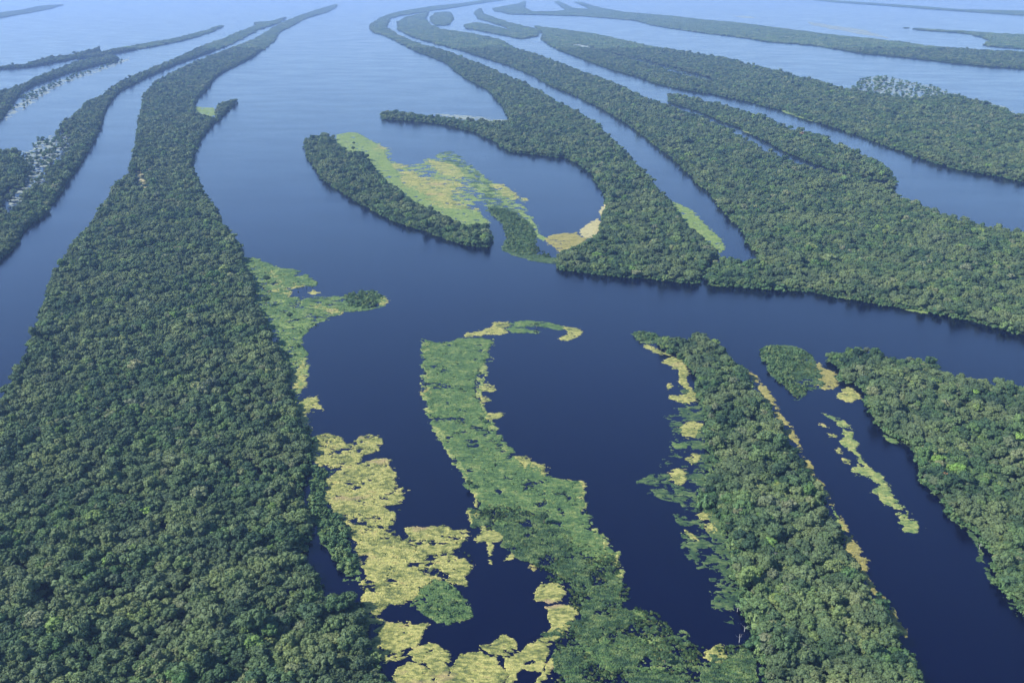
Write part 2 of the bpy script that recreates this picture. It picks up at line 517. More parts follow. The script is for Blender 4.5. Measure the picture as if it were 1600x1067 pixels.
# ------------------------------------------------------------------ islands
#DATA
ISLES = [
 ('broad wooded island running the whole height of the left side', 'the broad island on the left', 15,
  '525,7 500,14 470,24 440,36 400,60 350,80 300,100 262,117 237,135 226,150 222,175 217,200 212,237 204,267 185,284 160,322 147,344 112,384 92,414 77,450 70,474 62,502 50,530 42,553 28,582 6,615 -60,720 -200,1120 -150,1260 690,1260 640,1150 605,1067 577,1040 567,1000 562,975 562,940 530,928 492,930 500,905 495,885 475,872 462,862 480,850 485,825 476,810 470,790 468,760 475,712 482,680 462,640 452,615 446,585 436,550 425,528 408,500 398,475 390,442 383,420 375,398 370,380 350,355 332,320 312,290 300,267 298,255 305,232 315,212 330,197 345,183 358,170 369,158 355,158 340,168 338,184 322,182 304,178 302,165 312,150 322,140 335,122 350,112 375,100 397,88 425,66 432,52 457,40 475,30 510,20 524,12',
  ['212,264 222,266 228,282 235,296 226,304 213,300 211,284']),
 ('narrow wooded island left of the long channel, speckled with flooded pools', 'the narrow island left of the channel', 12,
  '437,33 397,41 350,60 307,77 262,99 225,113 205,121 187,130 175,139 160,150 135,162 120,177 100,195 88,207 98,222 70,234 40,236 0,236 -80,250 -200,330 -200,480 -60,460 0,405 20,386 37,360 67,335 85,312 100,290 122,260 140,230 155,200 162,176 172,158 185,144 200,136 225,123 275,101 312,88 357,71 382,58 400,48 435,37',
  ['52,210 88,200 110,208 116,230 104,250 84,266 66,276 48,266 34,252 30,238', '38,268 74,262 76,290 58,302 36,306', '4,302 30,288 46,300 36,328 18,344 -6,340']),
 ('dark wooded island at the far left with a pale grassy fringe', 'the far left island', 12,
  '175,86 150,92 112,100 87,110 62,120 37,132 15,140 0,145 -120,190 -160,260 -40,205 0,187 12,172 20,160 32,146 50,134 82,123 112,113 150,103 178,96 185,92', []),
 ('slim dark strip of forest at upper left, bowed like a blade', 'the slim upper left strip', 12,
  '347,39 325,47 295,55 270,61 237,66 212,71 187,76 150,84 122,89 120,92 150,90 187,83 212,78 240,73 270,67 300,60 330,51 346,42', []),
 ('small hump of forest and its tail at upper left', 'the upper left hump', 12,
  '155,76 130,82 105,88 85,90 67,93 42,101 -10,106 -10,109 42,106 70,101 105,95 130,88 155,80', []),
 ('faintest far strip of forest in the top left corner', 'the top left corner strip', 14,
  '-40,22 0,20 37,15 60,10 78,8 98,8 80,14 50,20 20,25 0,29 -40,33', []),
 ('short dark spur of forest beside the tip of the left island', 'the upper left spur', 12,
  '445,28 425,33 400,36 402,40 425,38 440,33', []),
 ('lens shaped wooded islet in mid river with lime grass along its far side', 'the lens shaped islet', 14,
  '477,220 490,212 505,210 520,214 526,226 542,236 558,240 573,247 577,258 590,275 612,291 632,306 657,321 687,335 715,348 735,353 748,350 760,354 767,366 765,386 745,386 720,382 700,376 680,367 662,361 637,354 618,346 600,338 575,324 550,311 525,295 505,280 492,260 481,242', []),
 ('curled wooded island around the round lagoon, ending in a blunt point', 'the curled island', 14,
  '790,0 737,8 700,14 662,19 640,23 625,25 607,30 601,42 617,52 650,67 700,82 750,101 797,121 842,141 865,158 900,174 925,190 955,215 960,222 985,247 1012,275 1025,292 1042,310 1055,330 1070,350 1090,368 1105,380 1122,394 1108,412 1100,427 1085,443 1060,442 1025,437 975,434 925,428 882,421 872,413 876,400 907,383 925,373 940,361 943,342 950,326 947,305 937,290 925,272 905,257 882,247 850,244 825,241 797,237 775,222 742,207 700,196 662,191 612,188 598,185 597,178 612,175 662,181 725,188 775,191 800,192 790,175 782,160 762,140 725,121 695,97 650,80 612,60 590,52 580,46 582,37 595,28 620,19 675,10 725,5 770,-2 790,-4', []),
 ('long wooded island widening to the right edge, largest beyond the crossing channel', 'the long island beyond the crossing channel', 15,
  '622,34 637,26 668,19 662,30 670,38 687,45 725,50 775,60 797,71 800,75 837,85 875,99 912,114 950,126 980,140 1000,150 1025,160 1045,166 1075,176 1100,186 1137,203 1162,216 1192,233 1225,249 1250,257 1275,264 1300,268 1350,280 1394,290 1402,304 1425,317 1457,330 1500,342 1525,352 1560,355 1598,364 1760,400 1800,580 1598,523 1550,511 1500,498 1450,487 1412,482 1375,475 1312,466 1262,456 1200,451 1150,447 1125,447 1105,441 1110,425 1120,410 1132,404 1162,412 1190,406 1189,398 1170,382 1162,360 1145,345 1125,325 1121,312 1095,290 1070,265 1050,245 1025,228 1012,217 975,190 940,170 900,150 862,135 837,120 800,104 762,92 725,80 687,70 650,60 625,48', []),
 ('slender wooded island tucked behind the long island across a thin creek', 'the slender island behind the creek', 13,
  '1045,150 1062,149 1100,160 1137,167 1162,175 1200,186 1225,199 1257,207 1287,212 1300,222 1335,237 1375,254 1392,272 1396,286 1370,280 1340,276 1300,264 1275,257 1250,247 1225,236 1200,222 1175,210 1150,197 1125,189 1100,177 1062,165 1047,159', []),
 ('small oval far islet inside the crook of two islands', 'the small far oval islet', 12,
  '674,27 683,20 702,19 707,30 698,40 685,41 676,35', []),
 ('hooked far island with a narrow notch at its left end', 'the hooked far island', 12,
  '743,20 750,13 754,22 775,29 800,37 822,42 840,47 838,57 815,62 795,57 762,51 732,45 727,39 745,35 775,42 800,48 798,45 770,36 750,30', []),
 ('long wooded island with a thin lagoon, reaching the right edge', 'the long island with the thin lagoon', 14,
  '838,41 870,45 895,48 925,52 962,60 1012,71 1062,80 1095,85 1137,92 1162,100 1197,107 1220,112 1250,122 1280,127 1300,135 1337,142 1375,148 1412,155 1450,152 1487,148 1512,155 1537,160 1562,170 1597,182 1720,210 1740,310 1597,284 1550,275 1500,266 1450,252 1412,238 1375,225 1337,211 1300,198 1262,187 1225,173 1200,168 1175,161 1125,150 1075,142 1025,131 1000,121 962,111 925,98 900,88 872,78 860,71 851,62 848,50',
  ['885,70 907,69 930,75 962,85 1000,92 1025,99 1050,105 1087,115 1125,127 1150,137 1100,129 1050,117 1025,108 987,97 950,86 912,77']),
 ('long thin band of forest across the upper right, hazy and forked at its left end', 'the long hazy upper right band', 14,
  '772,13 797,8 812,6 820,2 818,12 830,18 860,18 887,17 868,3 872,2 895,13 925,15 900,4 905,3 940,13 975,19 1050,25 1100,31 1150,35 1197,41 1250,48 1300,54 1350,59 1400,64 1450,71 1487,75 1550,80 1597,82 1750,90 1750,120 1597,108 1550,105 1500,100 1450,94 1412,90 1350,84 1325,80 1275,72 1200,66 1150,58 1100,52 1050,45 1020,40 995,33 950,29 912,26 850,24 800,23 775,18', []),
 ('far wooded shoal near the right edge with a thin tail to its left', 'the far right shoal', 12,
  '1405,42 1440,45 1512,49 1555,52 1597,54 1750,60 1750,82 1597,77 1560,74 1537,70 1550,64 1535,59 1512,53 1440,48', []),
 ('farthest band of forest across the top right corner', 'the farthest top right band', 14,
  '1262,-1 1300,1 1350,4 1425,9 1500,15 1597,17 1750,22 1750,32 1597,25 1525,20 1450,15 1375,9 1300,4', []),
 ('tapering wooded island pointing up the middle right, edged with yellow mats', 'the tapering right hand island', 13,
  '1032,533 1050,529 1070,531 1083,523 1102,524 1115,538 1132,546 1142,560 1152,577 1170,590 1176,608 1196,626 1202,643 1220,666 1232,687 1236,705 1255,730 1266,747 1282,780 1298,805 1312,835 1318,860 1330,882 1347,910 1356,926 1385,964 1405,994 1412,1020 1424,1036 1432,1067 1490,1240 1240,1240 1206,1067 1197,1042 1186,1015 1186,985 1167,965 1167,940 1152,912 1145,887 1147,860 1142,838 1125,812 1122,800 1107,787 1105,765 1110,742 1128,730 1126,717 1111,695 1107,655 1108,635 1098,627 1092,610 1093,587 1080,570 1060,556 1040,546', []),
 ('wide wooded island filling the right edge in the foreground', 'the right foreground island', 15,
  '1292,557 1312,551 1340,545 1375,549 1387,559 1405,560 1432,559 1457,564 1466,577 1487,585 1515,585 1542,588 1552,597 1572,596 1597,606 1780,640 1900,1160 1700,1080 1600,955 1575,925 1560,887 1550,867 1536,847 1532,830 1500,812 1478,795 1460,768 1441,750 1435,717 1422,700 1400,685 1375,667 1361,645 1357,620 1350,606 1332,597 1315,592 1318,578 1305,570', []),
]
# marsh and floating grass. (kind, type, density, edge wobble m, relief m, name, label, outline)
GRASS = [
 ('stuff','G',.92,5,.8,'marsh','bright green marsh tapering into dark growth down the middle of the foreground',
  '660,530 682,536 712,531 732,528 765,530 770,538 760,549 767,557 757,563 745,595 747,605 745,620 752,635 760,655 775,677 790,690 805,713 832,727 855,742 875,747 890,752 912,752 914,772 910,797 925,805 922,822 935,832 950,850 965,868 935,880 900,850 860,830 830,800 790,790 760,800 747,792 745,775 737,765 725,752 722,740 712,719 695,695 672,655 667,630 660,615 667,600 660,570 662,552'),
 ('stuff','D',.74,16,1.3,'marsh','dark bushy flooded growth at the bottom of the middle marsh',
  '745,790 760,797 790,787 830,797 860,827 900,847 935,877 964,868 962,895 972,912 970,935 992,945 1012,960 1037,972 1040,990 1057,1007 1075,1012 1087,1025 1100,1027 1112,1012 1150,1005 1162,1005 1176,1020 1184,1040 1190,1070 1240,1220 880,1220 870,1067 864,1010 885,985 905,962 905,945 884,940 880,920 867,907 850,895 827,882 820,872 790,852 785,838 770,827 750,812'),
 ('stuff','G',.34,9,1.1,'marsh','lighter tussocks scattered through the dark growth at the bottom of the middle marsh',
  '760,800 800,780 850,800 900,830 935,860 960,900 972,935 1010,965 1030,990 1055,1015 1100,1030 1150,1020 1180,1067 1100,1150 900,1150 880,1067 880,1000 905,962 905,945 880,920 850,893 820,868 785,838'),
 ('stuff','M',.5,3,.6,'marsh','yellow green fringe down the left shore of the middle marsh',
  '658,530 674,535 672,570 676,600 674,630 686,660 702,690 718,715 736,742 750,775 742,780 726,748 708,722 690,695 671,662 660,630 657,600 658,560'),
 ('stuff','M',.5,3,.6,'marsh','yellow green fringe down the right shore of the bright middle marsh',
  '770,529 774,538 764,555 770,560 757,590 752,620 765,652 781,678 796,700 808,718 800,722 783,698 766,675 751,650 743,620 744,592 757,560 753,548 762,536'),
 ('stuff','M',.5,3,.6,'marsh','yellow green fringe where the middle marsh bulges towards the bay',
  '903,750 917,758 915,800 931,818 950,845 969,868 974,908 965,902 954,872 934,850 917,826 903,800 900,770'),
 ('stuff','D',.30,9,.3,'marsh','murky half drowned growth filling the shallows beside the tapering island',
  '1045,640 1100,632 1112,700 1098,800 1145,900 1175,985 1125,965 1075,860 1045,785 1000,768 1030,735 1050,690'),
 ('thing','Y',.97,3,.6,'floating_grass_mat','ragged yellow grass mat forming the left half of the thin arc above the marsh',
  '770,504 795,503 797,509 786,514 794,519 780,524 760,523 725,527 728,521 755,516 768,510'),
 ('thing','G',.9,2,.6,'floating_grass_mat','thin green strip of grass along the top of the arc, a small tree on it',
  '795,503 825,501 860,504 884,511 878,517 855,512 830,510 815,512 845,518 840,521 800,520 790,515 800,510'),
 ('thing','Y',.98,3,.6,'floating_grass_mat','yellow hooked mat at the right end of the arc above the marsh',
  '868,508 882,510 900,512 911,519 902,527 886,534 872,528 890,521 882,515'),
 ('thing','T',.98,2,.4,'floating_grass_mat','small tan mat poking out of the left side of the middle marsh','656,613 668,607 678,607 676,616 662,620'),
 ('thing','Y',.9,3,.4,'floating_grass_mat','streaky yellow mat right of the marsh, uppermost of the small ones','747,602 762,597 772,606 760,610 773,608 770,612 750,611'),
 ('thing','Y',.9,3,.4,'floating_grass_mat','tiny yellow mat right of the marsh below the streaky one','750,618 765,622 768,626 752,628'),
 ('thing','Y',.97,3,.5,'floating_grass_mat','blunt yellow mat jutting right from the marsh above its shoulder','754,646 770,646 783,643 788,650 778,655 758,655'),
 ('thing','Y',.97,4,.7,'floating_grass_mat','yellow fringe along the right shoulder of the middle marsh','803,713 822,713 835,722 853,730 856,740 846,746 836,743 826,734 812,724'),
 ('thing','Y',.95,2,.4,'floating_grass_mat','small yellow patch lying inside the dark growth of the marsh','845,768 850,761 866,762 868,769'),
 ('thing','Y',.9,3,.5,'floating_grass_mat','yellow fringe on the marsh corner above the open bay','888,752 895,749 913,752 914,765 909,772 913,785 910,799 902,797 904,780 905,762'),
 ('thing','Y',.95,3,.5,'floating_grass_mat','yellow fringe on the lower right bulge of the marsh','938,850 950,850 966,870 963,882 950,872 940,862'),
 ('thing','Y',.95,2,.4,'floating_grass_mat','small pale mat on the left shore of the middle marsh','723,740 730,738 738,740 737,748 726,748'),
 ('thing','Y',.98,1.5,.4,'floating_grass_mat','upright thin yellow sliver on the left shore of the marsh','741,770 745,769 746,792 741,790'),
 ('thing','Y',.98,2,.4,'floating_grass_mat','squarish yellow mat just above the cross shaped mat','729,797 747,796 750,812 738,819 731,806'),
 ('thing','Y',.99,1.5,.4,'floating_grass_mat','cross shaped yellow mat left of the dark growth','752,820 757,819 761,829 775,828 786,837 783,846 771,847 769,866 764,869 760,847 742,845 744,837 752,835'),
 ('thing','Y',.99,1,.3,'floating_grass_mat','tiny dot of a mat below the cross shaped mat','764,875 769,875 769,881 765,882'),
 ('thing','Y',.99,1.5,.3,'floating_grass_mat','leaf shaped yellow mat in the black pool','785,876 800,863 812,865 803,872'),
 ('thing','T',.9,2,.3,'floating_grass_mat','pinkish scrap of mat at the edge of the black pool','828,884 838,882 837,890 831,891'),
 ('thing','Y',.99,2,.5,'floating_grass_mat','rounded khaki mat on the right side of the black pool','845,911 862,910 876,912 883,925 877,938 860,942 835,938 834,927'),
 ('thing','Y',.97,3,.5,'floating_grass_mat','lobed khaki mat under the rounded one beside the black pool','855,951 868,943 882,943 905,948 908,962 888,973 886,988 862,1002 850,1012 838,1005 848,995 860,982 856,966'),
 ('thing','Y',.97,3,.5,'floating_grass_mat','broad pale yellow mat at the bottom of the black pool','787,1027 800,1022 812,1016 830,1005 845,1003 862,1006 850,1030 852,1045 845,1052 810,1045 803,1067 800,1100 780,1100 790,1060'),
 ('thing','Y',.98,2,.5,'floating_grass_mat','slanting yellow tongue of mat at the bottom edge beside the dark growth','866,1018 873,1025 864,1047 848,1065 835,1110 815,1110 830,1072 848,1052'),
 ('thing','Y',.95,4,.6,'floating_grass_mat','brownish mat with a dark hole, topmost of the bottom mats','750,1012 770,1000 790,991 803,997 811,1012 797,1020 786,1027 772,1026'),
 ('thing','Y',.98,3,.5,'floating_grass_mat','round olive mat like a lily leaf at the bottom edge','709,1036 725,1020 750,1017 775,1029 790,1050 784,1067 775,1100 700,1100 704,1060'),
 ('thing','Y',.93,4,.6,'floating_grass_mat','dull khaki mat against the forest below the dark inlet','583,986 600,974 615,970 635,977 645,972 673,972 662,990 656,1005 640,1022 620,1031 600,1031 586,1015'),
 ('thing','Y',.98,3,.5,'floating_grass_mat','domed yellow mat at the bottom, right of the khaki one','638,1022 655,1007 675,1005 695,1012 702,1025 698,1042 704,1067 706,1100 682,1100 680,1050 662,1037 645,1032'),
 ('thing','Y',.98,3,.5,'floating_grass_mat','wide olive mat cut by the bottom edge of the view','614,1050 630,1037 655,1036 677,1047 681,1067 684,1110 610,1110'),
 ('thing','G',.95,3,1.,'floating_grass_mat','dark green islet of bushes overlapping the yellow mats',
  '640,945 655,925 668,912 684,906 700,911 714,920 727,936 741,965 720,973 700,976 675,970 655,955'),
 ('thing','Y',.90,6,.8,'floating_grass_mat','largest ragged yellow mat, full of dark holes, beside the left forest',
  '482,697 487,687 512,677 525,682 540,692 552,692 570,680 592,679 598,692 590,705 572,711 560,718 562,727 575,720 607,715 617,730 617,750 630,765 635,780 617,786 605,788 616,797 618,815 615,825 617,840 627,845 632,838 635,830 650,826 670,825 680,821 700,825 731,825 722,837 731,845 715,857 706,865 720,867 738,870 733,890 722,900 721,915 700,911 682,906 668,912 655,922 645,940 630,947 610,942 595,955 588,973 575,973 570,985 557,975 557,952 565,942 562,930 575,917 577,907 560,895 567,885 562,872 550,857 547,837 530,817 520,800 510,787 505,775 507,757 512,747 522,737 528,732 520,726 505,726 492,735 482,715'),
 ('stuff','G',.78,6,.8,'marsh','green marsh with pools spreading from the left island towards a bushy point',
  '380,401 405,404 420,412 432,420 460,420 480,430 497,442 492,448 475,446 455,452 450,466 475,465 512,462 530,465 550,460 580,455 597,460 606,470 595,480 567,487 535,487 530,492 512,497 485,512 472,527 475,540 480,557 470,566 460,585 450,600 430,560 400,520 385,470 370,430'),
 ('stuff','L',.42,6,.5,'marsh','bright lime wash over the marsh off the left forest',
  '382,402 405,405 425,415 460,421 482,432 470,436 440,428 430,436 445,450 452,466 480,464 525,464 548,462 535,474 512,496 487,511 472,524 470,540 478,556 466,566 452,560 440,530 425,505 410,490 420,478 405,450 390,430'),
 ('stuff','M',.72,5,.5,'marsh','unbroken yellow and lime fringe running down the shore of the left forest',
  '462,560 478,560 480,585 478,602 466,616 470,626 486,624 480,640 478,655 484,676 490,690 480,700 470,680 462,650 455,620 448,590 455,575'),
 ('stuff','G',.88,6,.5,'marsh','green seam between the largest yellow mat and the forest inlet',
  '474,690 492,735 520,735 508,757 506,785 524,812 540,838 548,860 564,885 560,910 538,905 522,870 500,838 488,805 486,765 478,730'),
 ('stuff','D',.55,5,.5,'marsh','dull green fringe along the left shore of the tapering island',
  '1060,600 1085,612 1100,632 1112,660 1116,695 1134,720 1116,745 1112,770 1128,800 1146,838 1150,880 1170,935 1190,985 1200,1040 1175,1010 1160,960 1140,905 1122,850 1095,800 1090,770 1096,735 1092,700 1085,660 1070,630'),
 ('stuff','T',.7,3,.6,'marsh','broken tan rim along the right shore of the tapering island',
  '1159,570 1187,590 1209,622 1219,645 1239,668 1251,700 1271,732 1289,760 1305,790 1321,822 1339,850 1351,880 1369,918 1394,950 1419,988 1413,994 1389,962 1361,925 1339,885 1314,832 1289,788 1265,746 1241,706 1227,672 1205,640 1181,604'),
 ('stuff','L',.40,10,.4,'marsh','wide pale green growth blending through the lagoon beside the lens islet',
  '580,218 608,232 612,252 640,262 660,252 690,238 712,240 735,258 760,280 790,292 815,312 822,332 835,350 815,342 790,330 762,326 745,318 735,332 764,348 745,350 700,330 660,306 630,292 610,262 590,240'),
 ('stuff','M',.40,9,.4,'marsh','yellow green streaks of grass across the lagoon beside the lens islet',
  '618,262 650,256 690,248 720,258 740,275 760,285 790,290 805,305 780,308 755,296 742,300 735,318 720,326 690,322 655,300 630,280'),
 ('thing','Y',.95,4,.5,'floating_grass_mat','upright yellow smear in the marsh beside the left forest','415,417 425,415 434,427 450,447 456,460 446,468 436,462 424,452 431,440'),
 ('thing','Y',.85,4,.5,'floating_grass_mat','thin yellow streak pointing right from the upright smear','452,447 468,442 482,444 470,449 455,452'),
 ('thing','Y',.95,3,.4,'floating_grass_mat','small yellow cap floating above the lower marsh lobe','481,457 490,453 499,458 490,461'),
 ('thing','Y',.95,4,.5,'floating_grass_mat','ochre patch at the edge of the lower marsh lobe','487,477 497,474 512,480 535,485 533,492 512,489 492,486'),
 ('thing','Y',.95,2,.5,'floating_grass_mat','yellow tip at the point of the bushy spur','593,463 600,462 607,470 600,478 592,476'),
 ('thing','Y',.97,3,.5,'floating_grass_mat','small yellow mat, topmost of the column beside the forest edge','467,566 478,566 480,574 475,582 466,580'),
 ('thing','Y',.97,3,.5,'floating_grass_mat','yellow mat in the middle of the column beside the forest edge','452,583 464,581 476,585 479,600 467,612 455,618 456,600'),
 ('thing','Y',.97,3,.5,'floating_grass_mat','yellow mat with a pointed right corner, lowest big one of the column','467,628 482,621 498,619 500,630 506,641 490,638 478,647 482,662 486,671 482,678 472,668 465,645'),
 ('stuff','L',.96,4,.6,'marsh','lime green grass along the far side of the lens shaped islet',
  '525,211 545,207 560,208 572,216 590,226 600,236 607,250 622,270 632,290 662,303 700,321 750,330 764,350 758,358 735,356 700,347 680,340 650,327 620,305 595,287 575,268 560,250 540,242 525,228'),
 ('thing','Y',.85,5,.5,'floating_grass_mat','small pale mat at the upper end of the lime grass','578,229 590,226 606,232 600,238 582,236'),
 ('thing','Y',.85,5,.5,'floating_grass_mat','small pinkish mat beside the middle of the lime grass','609,257 622,256 641,259 630,264 612,264'),
 ('thing','Y',.88,9,.7,'floating_grass_mat','big wind-streaked yellow mat in the lagoon beside the lime grass',
  '630,268 650,267 653,276 675,279 700,282 722,286 726,291 712,294 724,300 702,306 708,312 732,322 748,328 720,327 690,325 670,318 655,300 632,292 622,282'),
 ('thing','Y',.9,6,.6,'floating_grass_mat','bright yellow mat nearest the middle of the lagoon','668,250 690,253 708,258 722,266 728,274 714,279 695,275 680,266'),
 ('thing','Y',.9,5,.6,'floating_grass_mat','yellow wedge mat at the right side of the lagoon streaks','762,289 785,288 800,297 812,309 800,313 785,306 778,297'),
 ('thing','Y',.95,3,.4,'floating_grass_mat','tiny yellow scrap right of the wedge mat','815,309 823,310 826,314 817,314'),
 ('stuff','D',.55,9,.4,'marsh','thin half drowned green growth in the lagoon between the yellow streaks',
  '683,238 705,236 715,242 735,258 750,270 765,282 775,295 800,318 820,340 832,360 800,345 775,330 760,330 755,305 730,280 715,262 690,252'),
 ('stuff','D',.95,5,1.,'marsh','low dark green bushy spit between the lens islet and the beach mats',
  '762,325 775,322 790,328 815,340 832,352 838,368 836,385 830,397 850,400 876,404 872,413 840,409 810,402 783,391 792,372 785,350 770,338'),
 ('thing','L',.9,1.5,.3,'floating_grass_mat','pale thread of grass curving along the bushy spit','812,328 828,340 838,352 842,366 855,372 850,377 838,370 834,355 822,342 810,332'),
 ('thing','S',.98,3,.5,'floating_grass_mat','pale sandy mat against the upper lagoon shore of the curled island','947,318 951,326 949,334 938,337 936,328'),
 ('thing','S',.98,4,.5,'floating_grass_mat','bright cream coloured mat on the lagoon shore of the curled island','935,341 941,352 938,360 925,372 918,374 907,369 906,360 917,351'),
 ('thing','T',.95,6,.5,'floating_grass_mat','long tan mat curving under the lagoon to the spit','907,370 920,374 905,384 887,394 872,394 862,384 850,377 858,369 880,365 900,363'),
 ('stuff','L',.95,5,.6,'marsh','lime green wedge of grass on the channel side of the curled island',
  '1040,312 1060,319 1082,329 1100,349 1122,369 1134,386 1125,396 1105,385 1085,368 1068,350 1052,330'),
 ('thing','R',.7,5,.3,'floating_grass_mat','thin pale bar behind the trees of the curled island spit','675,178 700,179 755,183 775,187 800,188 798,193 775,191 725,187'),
 ('thing','L',.95,3,.3,'floating_grass_mat','thin lime line of grass at the foot of the long island point','1146,442 1165,443 1205,449 1203,452 1165,449 1148,446'),
 ('thing','L',.95,2,.3,'floating_grass_mat','thin lime line of grass below the long island, farther right','1411,482 1430,484 1450,487 1448,490 1425,487'),
 ('stuff','L',.95,6,.4,'marsh','yellow green clearing behind the spur of the left island','302,166 318,168 334,169 338,178 330,184 315,181 303,177'),
 ('thing','L',.9,6,.3,'floating_grass_mat','thin pale strand of grass under the bank of the thin-lagoon island, left one','1222,171 1250,180 1276,189 1276,192 1250,184 1222,175'),
 ('thing','L',.9,6,.3,'floating_grass_mat','thin pale strand of grass under the bank of the thin-lagoon island, middle one','1286,191 1306,195 1308,199 1288,195'),
 ('thing','L',.9,6,.3,'floating_grass_mat','tiny strand of grass under the bank of the thin-lagoon island, right one','1322,202 1334,204 1334,207 1322,205'),
 ('thing','M',.9,5,.3,'floating_grass_mat','small bright strand on the creek side of the slender island','1160,203 1176,207 1176,210 1160,206'),
 ('thing','S',.9,4,.3,'grass_clearing','pale narrow clearing in the forest of the left island near the channel','214,268 221,268 225,283 232,294 222,299 217,288'),
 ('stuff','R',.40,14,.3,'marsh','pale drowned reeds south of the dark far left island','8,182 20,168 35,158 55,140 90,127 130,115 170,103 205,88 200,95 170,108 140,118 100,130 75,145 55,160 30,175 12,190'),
 ('stuff','R',.5,12,.3,'marsh','pale painted water glimmer in the pools of the narrow left island','40,238 60,222 90,208 108,213 104,230 88,248 68,262 50,262 68,268 66,286 45,296 26,320 8,330 12,302 40,280'),  # bright glimmer off the pools, put in as pale coloured cells
 ('stuff','R',.38,16,.3,'marsh','pale painted glimmer of flooded water behind the long island with the lagoon','1330,140 1345,125 1380,118 1420,128 1470,138 1500,150 1545,160 1580,172 1590,182 1560,172 1520,160 1490,152 1450,156 1412,158 1375,150'),  # whitish shine of the flooded water, painted as pale patches
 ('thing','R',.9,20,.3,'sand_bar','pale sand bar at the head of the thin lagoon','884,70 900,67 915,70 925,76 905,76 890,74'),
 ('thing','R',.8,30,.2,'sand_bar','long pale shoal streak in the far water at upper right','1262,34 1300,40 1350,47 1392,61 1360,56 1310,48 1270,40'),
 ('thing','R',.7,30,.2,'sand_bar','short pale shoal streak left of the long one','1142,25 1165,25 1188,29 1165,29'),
 ('stuff','D',.95,3,1.1,'marsh','low bushy tip at the head of the tapering right hand island','987,521 1000,518 1020,520 1034,527 1040,536 1058,548 1045,546 1030,536 1008,537 990,530'),
 ('thing','Y',.95,3,.4,'floating_grass_mat','chain of cream scraps under the bushy tip','1005,539 1014,538 1024,545 1034,548 1047,552 1050,556 1034,553 1020,550 1010,544'),
 ('thing','Y',.98,3,.6,'floating_grass_mat','yellow boot shaped mat on the left shore of the tapering island',
  '1032,565 1050,557 1072,564 1076,580 1073,597 1086,611 1092,621 1076,631 1048,624 1046,618 1074,617 1076,610 1062,600 1059,580 1046,571'),
 ('thing','Y',.95,2,.4,'floating_grass_mat','tiny yellow mat left of the boot shaped one','1042,600 1048,598 1049,606 1043,608'),
 ('thing','Y',.93,3,.5,'floating_grass_mat','curled yellow mat below the boot shaped one','1062,668 1076,659 1093,657 1098,665 1090,686 1078,683 1066,680'),
 ('thing','G',.8,3,.4,'floating_grass_mat','greenish mat beneath the curled yellow mat','1049,690 1062,687 1080,694 1076,700 1056,701'),
 ('thing','Y',.95,3,.5,'floating_grass_mat','round yellow mat with a brown eye near the tapering island','1071,717 1083,706 1098,710 1093,722 1081,725'),
 ('stuff','D',.62,5,.4,'marsh','half drowned dark growth left of the tapering island, halfway down','992,750 1008,743 1022,738 1045,740 1055,757 1070,760 1080,772 1092,762 1100,778 1098,792 1075,792 1055,788 1036,781 1018,768 1000,760'),
 ('thing','Y',.95,3,.5,'floating_grass_mat','orange yellow mat on the drowned growth beside the tapering island','1045,738 1057,731 1072,734 1068,757 1054,756'),
 ('thing','Y',.95,3,.5,'floating_grass_mat','oval tan mat against the tapering island','1088,805 1100,798 1116,801 1111,812 1092,813'),
 ('thing','Y',.9,3,.5,'floating_grass_mat','olive mat below the oval tan one','1098,822 1106,815 1120,814 1124,833 1112,837 1102,829'),
 ('thing','Y',.85,3,.4,'floating_grass_mat','slanting green yellow mat left of the olive one','1066,827 1078,831 1096,842 1092,848 1074,840'),
 ('stuff','D',.5,5,.3,'marsh','thin drowned weed in the bay beside the tapering island','1066,830 1100,850 1128,850 1132,865 1140,895 1130,904 1112,888 1098,868 1082,858'),
 ('stuff','D',.5,5,.3,'marsh','faint oval of drowned weed in the bay near the bottom','1098,937 1112,926 1130,918 1146,930 1158,945 1156,960 1130,958 1110,948'),
 ('thing','Y',.95,3,.5,'floating_grass_mat','yellow heart shaped mat at the bottom of the bay','1099,1027 1110,1012 1133,1007 1133,1028 1131,1042 1117,1038'),
 ('thing','T',.96,2,.6,'floating_grass_mat','thin brown strip along the right shore of the tapering island','1268,744 1276,747 1282,760 1290,779 1284,783 1274,768'),
 ('thing','L',.96,2,.6,'floating_grass_mat','thin green strip on the right shore of the tapering island','1300,792 1306,800 1317,824 1318,834 1308,822'),
 ('thing','T',.99,2,.8,'floating_grass_mat','rounded brown mat on the right shore of the tapering island','1320,842 1329,840 1340,850 1344,859 1337,870 1330,873 1324,862'),
 ('thing','T',.99,2,.8,'floating_grass_mat','brown mat with a tail just below the rounded brown one','1335,873 1346,868 1355,875 1356,886 1352,895 1357,911 1349,902 1340,890'),
 ('thing','T',.97,2,.7,'floating_grass_mat','orange brown strip low on the right shore of the tapering island','1365,930 1379,945 1397,960 1400,975 1415,983 1414,996 1402,987 1387,965 1373,950'),
 ('stuff','D',.86,4,1.1,'marsh','bushy green wedge between the tapering island and the right island',
  '1184,556 1196,540 1220,538 1245,542 1268,552 1276,565 1284,582 1292,600 1282,607 1265,613 1254,622 1246,626 1237,612 1212,592 1200,580 1197,565'),
 ('thing','T',.98,4,.6,'floating_grass_mat','tan mat joining the green wedge to the right island','1270,570 1280,565 1291,577 1306,585 1312,602 1296,610 1277,602 1281,588'),
 ('thing','Y',.98,3,.6,'floating_grass_mat','yellow mat in the corner of the right island','1309,616 1322,604 1338,610 1345,622 1325,628 1311,623'),
 ('thing','M',.88,2.5,.5,'floating_grass_mat','long beaded chain of yellow grass drifting down the right channel',
